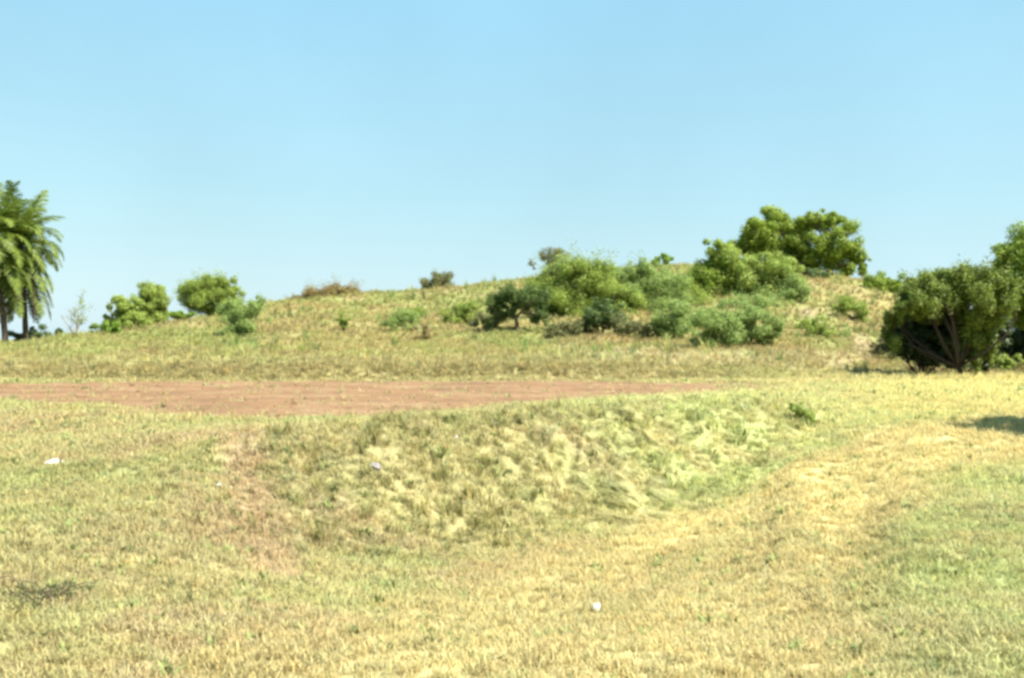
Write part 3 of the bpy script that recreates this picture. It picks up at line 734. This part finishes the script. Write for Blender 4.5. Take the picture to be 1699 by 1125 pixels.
# ---- thicket on the front of the mound
plant('thorn_bush', 'thorn bush with dark trunk at the left end of the thicket', 'bush', (857, 555), [(832, 498, 24, 18), (858, 490, 28, 16), (886, 502, 26, 22), (828, 524, 18, 18), (902, 530, 16, 20), (850, 512, 24, 14)], 'dark', seed=17, style='feather', leaf=.11, aspect=.4, cover=1.3, fork=.4, rstem=.07)
plant('tree', 'thin see-through tree with pale sparse leaves on the skyline', 'tree', (912, 470), [(905, 420, 22, 12), (930, 424, 18, 16), (886, 437, 8, 8), (912, 436, 18, 9)], 'olive', Y=88, seed=18, style='feather', leaf=.12, aspect=.4, cover=.55, fork=.35, rstem=.05, bark='twig', group='trees on the mound', parts=('trunk', 'crown'))
plant('bush', 'large light green bush below the thin skyline tree', 'bush', (950, 548), [(930, 458, 34, 20), (968, 452, 36, 18), (915, 485, 32, 26), (955, 490, 40, 30), (995, 470, 26, 26), (940, 520, 38, 26)], 'thorn', Y=68, seed=19, style='feather', leaf=.13, aspect=.4, cover=1.3)
plant('bush', 'small dark bush with shaded hollow at the foot of the thicket', 'bush', (998, 560), [(982, 524, 24, 20), (1012, 520, 24, 20), (978, 542, 18, 15), (1022, 544, 18, 14), (998, 508, 18, 13)], 'dark', seed=20, leaf=.12, cover=1.2, fork=.35, rstem=.05)
plant('bush', 'wide pale green bush spreading over the upper middle slope', 'bush', (1062, 530), [(1035, 452, 30, 16), (1072, 448, 26, 13), (1050, 480, 38, 24), (1095, 485, 38, 24), (1065, 510, 38, 22)], 'blue', Y=72, seed=21, style='feather', leaf=.13, aspect=.4, cover=1.2)
plant('bush', 'small vivid green bush perched on the crest', 'bush', (1098, 444), [(1088, 433, 11, 9), (1106, 431, 13, 10)], 'bright', Y=93, seed=22, leaf=.14, cover=1.6)
plant('bush', 'pale bush low in the thicket left of the bluish ones', 'bush', (1118, 565), [(1105, 525, 30, 22), (1130, 542, 26, 20), (1098, 545, 18, 12)], 'blue', seed=23, style='feather', leaf=.12, aspect=.4, cover=1.2)
plant('bush', 'feathery grey green bush lowest in the thicket', 'bush', (1185, 580), [(1170, 540, 32, 20), (1200, 555, 28, 20), (1165, 560, 22, 16), (1205, 530, 24, 16)], 'blue', seed=24, style='feather', leaf=.12, aspect=.35, cover=1.1)
plant('bush', 'grey green bush at the right foot of the thicket beside bare slope', 'bush', (1255, 576), [(1240, 530, 32, 20), (1270, 535, 22, 22), (1250, 556, 34, 20)], 'blue', seed=25, style='feather', leaf=.12, aspect=.35, cover=1.2)
plant('bush', 'rounded dark bush on the left under the great dome tree', 'bush', (1182, 512), [(1172, 478, 34, 26), (1195, 432, 26, 24), (1205, 465, 28, 24), (1160, 460, 20, 20), (1185, 415, 18, 14)], 'mango', Y=76, grow=1.38, seed=26, leaf=.15, cover=1.5)
plant('bush', 'rounded fresh green bush below the middle of the great dome tree', 'bush', (1262, 512), [(1240, 445, 34, 26), (1245, 480, 34, 26), (1300, 445, 22, 20), (1280, 478, 36, 28), (1308, 470, 24, 28), (1275, 445, 26, 22)], 'thorn', Y=75, grow=1.38, seed=27, leaf=.14, cover=1.5)
plant('tree', 'dense domed tree with the higher left hump of the skyline pair', 'tree', (1300, 458), [(1285, 362, 30, 24), (1252, 384, 34, 24), (1298, 392, 42, 32), (1232, 408, 32, 24), (1275, 418, 40, 28), (1318, 420, 34, 28), (1325, 385, 26, 26), (1340, 440, 26, 18)], 'mango', Y=92, seed=28, leaf=.19, cover=1.7, fork=.35, rstem=.12, group='trees on the mound', parts=('trunk', 'crown'))
plant('tree', 'dense domed tree with sloping right shoulder on the skyline', 'tree', (1382, 462), [(1350, 366, 26, 20), (1374, 366, 26, 22), (1385, 395, 38, 30), (1345, 398, 30, 28), (1416, 418, 26, 26), (1370, 425, 40, 28), (1430, 436, 17, 18), (1400, 443, 28, 16)], 'mango', Y=90, seed=29, leaf=.19, cover=1.7, fork=.35, rstem=.12, group='trees on the mound', parts=('trunk', 'crown'))
plant('bush', 'small dark green bush under the right shoulder of the dome trees', 'bush', (1355, 475), [(1346, 459, 16, 12), (1366, 458, 16, 12)], 'dark', Y=82, seed=30, leaf=.13, cover=1.5)
plant('bush', 'hedge like green bush on the right shoulder of the mound', 'bush', (1462, 502), [(1440, 476, 22, 17), (1464, 474, 22, 17), (1490, 480, 22, 20)], 'mango', Y=80, seed=31, leaf=.14, cover=1.4)
plant('bush', 'pale olive bush beside the bare trail on the right slope', 'bush', (1415, 530), [(1400, 505, 20, 13), (1418, 514, 20, 14), (1430, 522, 14, 11)], 'thorn', seed=32, style='feather', leaf=.12, aspect=.4, cover=1.0)
plant('bush', 'pale green bush on the bare slope left of the trail', 'bush', (1352, 562), [(1345, 540, 24, 17), (1368, 548, 16, 14)], 'thorn', seed=33, style='feather', leaf=.11, aspect=.4, cover=.75)
T2 = dict(style='feather', leaf=.13, aspect=.4, cover=1.2)
plant('bush', 'light green bush filling the notch left of the rounded dark bush', 'bush', (1150, 560), [(1140, 500, 28, 22), (1150, 525, 30, 22), (1128, 480, 20, 16)], 'thorn', Y=73, seed=50, **T2)
plant('bush', 'light green bush between the large and the wide pale bushes', 'bush', (1015, 545), [(1008, 465, 22, 18), (1022, 490, 28, 22), (1040, 512, 28, 18)], 'thorn', Y=70, seed=51, **T2)
plant('bush', 'grey green bush on the right flank of the fresh green bush', 'bush', (1312, 515), [(1300, 500, 22, 16), (1318, 485, 20, 22)], 'blue', Y=73, seed=52, **T2)
plant('bush', 'low spreading grey green bush under the fresh green bush', 'bush', (1225, 535), [(1205, 514, 30, 14), (1240, 510, 32, 15), (1275, 515, 22, 14)], 'blue', Y=70, seed=53, **T2)
plant('bush', 'low olive bush at the foot of the large light green bush', 'bush', (940, 562), [(925, 550, 22, 12), (955, 549, 24, 13)], 'olive', seed=54, **T2)
plant('bush', 'low olive bush right of the small dark bush', 'bush', (1060, 565), [(1048, 545, 22, 16), (1074, 550, 20, 12)], 'olive', seed=55, **T2)
plant('bush', 'low pale bush touching the left of the dark trunked thorn bush', 'bush', (808, 552), [(798, 532, 18, 13), (816, 542, 16, 11)], 'olive', seed=56, **T2)
plant('bush', 'pale grey green bush high on the slope below the vivid crest bush', 'bush', (1110, 490), [(1095, 462, 24, 15), (1122, 470, 18, 13)], 'blue', Y=80, seed=57, **T2)
# ---- right edge
plant('thorn_tree', 'spreading thorn tree with trailing branches and short dark trunk', 'tree', (1592, 627),
      [(1538, 470, 24, 13), (1566, 460, 26, 13), (1600, 457, 28, 13), (1634, 464, 26, 14), (1655, 476, 20, 16), (1515, 486, 24, 14), (1545, 490, 28, 14), (1580, 480, 30, 15), (1618, 484, 32, 17), (1645, 498, 24, 18), (1498, 506, 18, 12),
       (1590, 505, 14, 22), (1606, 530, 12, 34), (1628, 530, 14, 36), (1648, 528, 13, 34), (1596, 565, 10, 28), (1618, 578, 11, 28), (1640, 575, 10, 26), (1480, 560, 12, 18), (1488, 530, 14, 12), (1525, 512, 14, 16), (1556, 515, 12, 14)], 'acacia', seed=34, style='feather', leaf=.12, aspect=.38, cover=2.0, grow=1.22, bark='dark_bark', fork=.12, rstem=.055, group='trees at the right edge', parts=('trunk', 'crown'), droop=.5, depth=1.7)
plant('tree', 'large round crowned tree cut off by the right edge', 'tree', (1715, 622),
      [(1690, 428, 38, 32), (1730, 410, 50, 36), (1672, 462, 26, 28), (1705, 472, 42, 34), (1770, 430, 50, 44), (1745, 480, 50, 36), (1675, 500, 28, 26), (1720, 520, 44, 24), (1800, 480, 46, 44)], 'mango', Y=48, seed=35, leaf=.13, cover=1.7, fork=.4, rstem=.13, group='trees at the right edge', parts=('trunk', 'crown'), depth=2.0)
plant('bush', 'deeply shaded thicket between the two right hand trees', 'bush', (1665, 612), [(1650, 560, 26, 38), (1690, 565, 36, 36), (1740, 570, 46, 40), (1640, 590, 18, 18)], 'shade_leaf', Y=50, seed=36, leaf=.12, cover=1.6, group='bushes at the right edge')
plant('bush', 'dark leaf mass added as the shade under the spreading thorn tree', 'bush', (1530, 612), [(1505, 535, 24, 26), (1540, 525, 30, 28), (1572, 525, 28, 34), (1484, 570, 22, 22), (1525, 575, 34, 28), (1560, 570, 30, 34), (1595, 575, 26, 30), (1605, 540, 26, 26), (1640, 575, 26, 34), (1660, 560, 22, 30), (1545, 550, 34, 26)], 'shade_leaf', Y=43.4, bark='dark_bark', depth=1.3, seed=58, leaf=.14, cover=2.6, group='bushes at the right edge')  # added filler: its dark leaves stand in for the hollow's shade
plant('bush', 'small light green bush in front of the shaded thicket', 'bush', (1672, 618), [(1660, 602, 18, 11), (1690, 603, 18, 11)], 'thorn', seed=37, Y=45.5, leaf=.08, cover=1.2, group='bushes at the right edge')
plant('bush', 'low pale bush at the left skirt of the spreading thorn tree', 'bush', (1470, 596), [(1462, 570, 16, 18), (1476, 582, 18, 14)], 'olive', seed=38, Y=50, style='feather', leaf=.10, aspect=.4, cover=.9, group='bushes at the right edge')
plant('dry_brush', 'rusty dry brush right of the short dark trunk', 'bush', (1640, 633), [(1625, 622, 16, 8), (1650, 620, 18, 8)], 'rusty', seed=39, Y=43.5, style='feather', leaf=.10, aspect=.25, cover=1.0, bark='twig', group='bushes at the right edge')
plant('dry_brush', 'rusty dry brush low on the far right edge', 'bush', (1690, 634), [(1685, 622, 16, 8), (1710, 620, 18, 9)], 'rusty', seed=40, Y=43.5, style='feather', leaf=.10, aspect=.25, cover=1.0, bark='twig', group='bushes at the right edge')
plant('dry_brush', 'rusty dry brush left of the short dark trunk', 'bush', (1540, 622), [(1520, 610, 24, 8), (1555, 612, 20, 8)], 'rusty', seed=41, Y=45.5, style='feather', leaf=.10, aspect=.25, cover=.8, bark='twig', group='bushes at the right edge')
plant('bush', 'small leafy green bush alone at the right end of the bank', 'bush', (1328, 706), [(1318, 672, 13, 11), (1328, 686, 19, 15), (1338, 692, 14, 12)], 'thorn', seed=42, leaf=.05, cover=.8, rstem=.008, group='bushes by the lane', sink=.02)
# tree beyond the right edge: seen only by the shade it throws on the lane
plant('shade_tree', 'tree beyond the right edge shading the lane', 'tree', (2030, 690), [(1965, 400, 100, 50), (2075, 420, 140, 70), (2050, 360, 120, 60), (2030, 430, 120, 50)], 'mango', Y=18.6, seed=43, leaf=.15, cover=4.0, fork=.4, rstem=.06, group='trees at the right edge', parts=('trunk', 'crown'), depth=1.75)

# bare sapling near the palms
def bare_sapling():
    rng = np.random.default_rng(77); X, Y = (126 - CX) / F * 63, 63; o = on_ground(X, Y, -.03); k = Y / F
    root = empty('sapling', o); tag(root, 'spindly half bare sapling with grey twigs near the palms', 'sapling', 'bushes growing on the mound')
    tubes = []; P = []
    for (dx, dy, n) in ((-26, 38, 5), (4, 60, 7), (10, 74, 7), (-8, 48, 5), (14, 44, 5), (-18, 28, 4)):
        tip = Vector((dx * k, rng.normal(0, .2), dy * k)); tubes.append(limb((0, 0, -.05), tip, .035, .01, rng, .06))
        for q in range(n):
            st = Vector((0, 0, 0)).lerp(tip, rng.uniform(.35, .95)); en = st + Vector((rng.normal(0, .22), rng.normal(0, .22), rng.uniform(.1, .5)))
            tubes.append(limb(st, en, .014, .006, rng, .05, 3))
            if dx > -5: P += [np.array(st.lerp(en, rng.uniform(.2, 1.1))) + rng.normal(0, .07, 3) for _ in range(26)]
    V, Fq = join(tubes); link('branches', mesh_py('branches', V, Fq), M['twig'], root)
    P = np.array(P); link('foliage', leaves_mesh('foliage', P, rng.normal(size=P.shape), .10, .045, rng), M['blue'], root)
bare_sapling()

# ------------------------------------------------------------------ coconut palms
def frond_mesh(name, elev, length, curl, rng, nl=46, ll=.80, hang=.2):
    """arching feather leaf growing along local +X"""
    pts = []; x = z = 0; ang = elev; n = 16
    for i in range(n + 1):
        pts.append(Vector((x, 0, z))); st = length / n
        x += st * math.cos(ang); z += st * math.sin(ang); ang -= curl / n * (.5 + 1.0 * i / n)
        ang = max(ang, -1.5)
    rad = [.035 * (1 - i / n) + .006 for i in range(n + 1)]
    V, Fq = tube(pts, rad, 4); V = [tuple(v) for v in V]; rnd = [.5] * len(Fq)
    for i in range(nl):
        t = .14 + .85 * i / (nl - 1); f = t * n; a = min(int(f), n - 1); p = pts[a].lerp(pts[a + 1], f - a); d = (pts[a + 1] - pts[a]).normalized()
        L = ll * (math.sin(math.pi * (.12 + .86 * t)) ** .7) * rng.uniform(.85, 1.1)
        for s in (-1, 1):
            v = (Vector((0, s, 0)) * .8 + d * rng.uniform(.45, .75) + Vector((0, 0, rng.uniform(-.2, .2)))).normalized()
            m = p + v * L * .5; v2 = (v + Vector((0, 0, -hang - rng.uniform(0, .5)))).normalized(); e_ = m + v2 * L * .5
            wv = d * .03; k = len(V)
            V += [tuple(p - wv), tuple(p + wv), tuple(m - wv * 1.1), tuple(m + wv * 1.1), tuple(e_ - wv * .15), tuple(e_ + wv * .15)]
            Fq += [(k, k + 1, k + 3, k + 2), (k + 2, k + 3, k + 5, k + 4)]; r = rng.uniform(); rnd += [r, r]
    me = mesh_py(name, V, Fq); at = me.attributes.new('rnd', 'FLOAT', 'FACE'); at.data.foreach_set('value', np.array(rnd, np.float32)); return me

def palm(px, py, top, Y, label, seed, lean):
    rng = np.random.default_rng(seed); X = (px - CX) / F * Y; k = Y / F
    o = on_ground(X, Y, -.05); root = empty('coconut_palm', o); tag(root, label, 'palm tree', 'coconut palms at the left edge')
    H = CAM_Z - (top - CY) * k - o.z
    pts = [(lean * (i / 14) ** 1.6, 0, H * i / 14) for i in range(15)]; rad = [.17 - .06 * i / 14 + (.07 if i == 0 else 0) + (.008 if i % 2 else 0) for i in range(15)]
    V, Fq = tube(pts, rad, 10); link('trunk', mesh_py('trunk', V, Fq, True), M['palm_bark'], root)
    hub = Vector(pts[-1])
    green = [frond_mesh('frond', e_, l_, c_, rng) for e_, l_, c_ in ((1.42, 3.6, .6), (1.22, 3.7, 1.7), (1.0, 3.5, 2.3), (.6, 3.2, 2.4), (.1, 3.1, 1.7), (-.5, 3.5, 1.0), (-.95, 4.4, .5))]
    for me in green: me.materials.append(M['palm'])
    dead = [frond_mesh('dead_frond', e_, l_, c_, rng, 34, .6, .9) for e_, l_, c_ in ((-1.0, 4.6, .6), (-1.25, 4.6, .3))]
    for me in dead: me.materials.append(M['dead'])
    i = 0
    for lvl, cnt in enumerate((5, 8, 9, 10, 10, 10, 9)):
        for j in range(cnt):
            f = link('frond', green[lvl], None, root, hub + Vector((0, 0, .08 - .05 * lvl)))
            f.rotation_euler = (rng.normal(0, .12), rng.normal(0, .06), 2 * math.pi * (j + .5 * (lvl % 2) + rng.uniform(-.25, .25)) / cnt + lvl * .7)
            f.scale = (s_ := rng.uniform(.88, 1.08), s_, s_); i += 1
    for j in range(18):
        f = link('dead_frond', dead[j % 2], None, root, hub + Vector((0, 0, -.25)))
        f.rotation_euler = (rng.normal(0, .15), rng.normal(0, .1), 2 * math.pi * (j + rng.uniform(-.3, .3)) / 18); f.scale = (.95, .95, rng.uniform(.8, 1.0))
    # coconuts
    V = []; Fq = []; nu, nv = 8, 6
    for a in range(nv + 1):
        for b in range(nu):
            ph = math.pi * a / nv; la = 2 * math.pi * b / nu; V.append((.11 * math.sin(ph) * math.cos(la), .11 * math.sin(ph) * math.sin(la), .14 * math.cos(ph)))
    for a in range(nv):
        for b in range(nu): Fq.append((a * nu + b, (a + 1) * nu + b, (a + 1) * nu + (b + 1) % nu, a * nu + (b + 1) % nu))
    cm = mesh_py('coconut', V, Fq, True); cm.materials.append(M['coconut'])
    for j in range(9):
        an = rng.uniform(0, 6.28); link('coconut', cm, None, root, hub + Vector((.27 * math.cos(an), .27 * math.sin(an), -.3 - rng.uniform(0, .35))))
palm(43, 572, 408, 64, 'coconut palm with full drooping crown, right one of the pair', 4, -.35)
palm(9, 580, 400, 61, 'coconut palm half cut off by the left edge', 9, -.9)

# ------------------------------------------------------------------ small things on the ground
def rock(name, px, py, w_, h_, mat, label, seed, Y=None, cat='stone', group=None):
    rng = np.random.default_rng(seed)
    if Y is None: X, Y = hit(px, py)
    else: X = (px - CX) / F * Y
    o = on_ground(X, Y, 0); V = []; Fq = []; nu, nv = 14, 9
    for a in range(nv + 1):
        for b in range(nu):
            ph = math.pi * a / nv; la = 2 * math.pi * b / nu; d = np.array([math.sin(ph) * math.cos(la), math.sin(ph) * math.sin(la), math.cos(ph)])
            k = 1 + .28 * math.sin(d[0] * 3.1 + seed) * math.cos(d[1] * 2.7 + seed * 2) + .14 * math.sin(d[2] * 6 + d[0] * 5 + seed)
            V.append((d[0] * w_ / 2 * k, d[1] * w_ * .42 * k, d[2] * h_ * .6 * k + h_ * .3))
    for a in range(nv):
        for b in range(nu): Fq.append((a * nu + b, (a + 1) * nu + b, (a + 1) * nu + (b + 1) % nu, a * nu + (b + 1) % nu))
    r = link(name, mesh_py(name, V, Fq), M[mat], None, o); r.rotation_euler = (0, 0, rng.uniform(0, 6)); tag(r, label, cat, group); return r
rock('stone', 1652, 634, .26, .17, 'stone', 'whitish stone right of the thorn tree trunk, larger of three', 1, 42.5, group='pale stones')
rock('stone', 1668, 637, .18, .12, 'stone', 'whitish stone, middle one of the three near the right edge', 2, 42.2, group='pale stones')
rock('stone', 1684, 636, .20, .10, 'stone', 'flat whitish stone nearest the right edge', 3, 42.3, group='pale stones')
rock('stone', 622, 788, .15, .08, 'grey_stone', 'grey stone half sunk among tussocks on the bank', 4)
rock('stone', 757, 722, .07, .05, 'stone', 'small pale stone near the top of the bank', 5)

def scrap(name, px, py, w_, d_, h_, label, seed, rz):
    rng = np.random.default_rng(seed); X, Y = hit(px, py); o = on_ground(X, Y, .018); n, m = 12, 8; V = []; Fq = []
    for i in range(n):
        for j in range(m):
            a, b = i / (n - 1) - .5, j / (m - 1) - .5
            V.append((a * w_ * (1 + .2 * math.sin(7 * b + seed)), b * d_ * (1 + .25 * math.cos(6 * a + seed)), h_ * (.75 + .25 * math.sin(9 * a + seed) * math.cos(7 * b + 2 * seed)) * (1 - 3.2 * b * b) * (1 - 2.6 * a * a) + rng.normal(0, h_ * .12)))
    for i in range(n - 1):
        for j in range(m - 1): Fq.append((i * m + j, (i + 1) * m + j, (i + 1) * m + j + 1, i * m + j + 1))
    r = link(name, mesh_py(name, V, Fq), M['litter'], None, o); r.rotation_euler = (.1, .05, rz)
    sm = r.modifiers.new('thickness', 'SOLIDIFY'); sm.thickness = .003
    tag(r, label, 'litter', 'white litter on the grass')
scrap('plastic_bag', 95, 767, .24, .12, .07, 'crumpled white plastic bag lying in the grass on the left', 3, .1)
scrap('paper_scrap', 989, 1030, .06, .06, .06, 'small crumpled white paper scrap on the lane in front', 8, .7)
scrap('paper_scrap', 364, 806, .05, .05, .05, 'tiny white paper scrap beside the bare earth patch on the left', 5, .3)

def weed_clump():
    rng = np.random.default_rng(3); X, Y = hit(75, 1000); o = on_ground(X, Y, -.01)
    root = empty('weed_clump', o); tag(root, 'dark withered weed clump in the lower left corner', 'weed')
    tubes = []; P = []
    for i in range(46):
        an = rng.uniform(0, 6.28); r_ = rng.uniform(.05, .34); tip = Vector((r_ * math.cos(an), r_ * math.sin(an), rng.uniform(.03, .12)))
        st = Vector((rng.normal(0, .05), rng.normal(0, .05), -.01)); tubes.append(limb(st, tip, .005, .002, rng, .12, 4))
        P += [np.array(st.lerp(tip, rng.uniform(.25, 1.1))) + rng.normal(0, .014, 3) for _ in range(16)]
    V, Fq = join(tubes); link('stems', mesh_py('stems', V, Fq), M['bark'], root)
    P = np.array(P); P[:, 2] = np.maximum(P[:, 2], .01); link('foliage', leaves_mesh('foliage', P, rng.normal(size=P.shape) + np.array([0, 0, .6]), .035, .016, rng), M['olive'], root)
weed_clump()
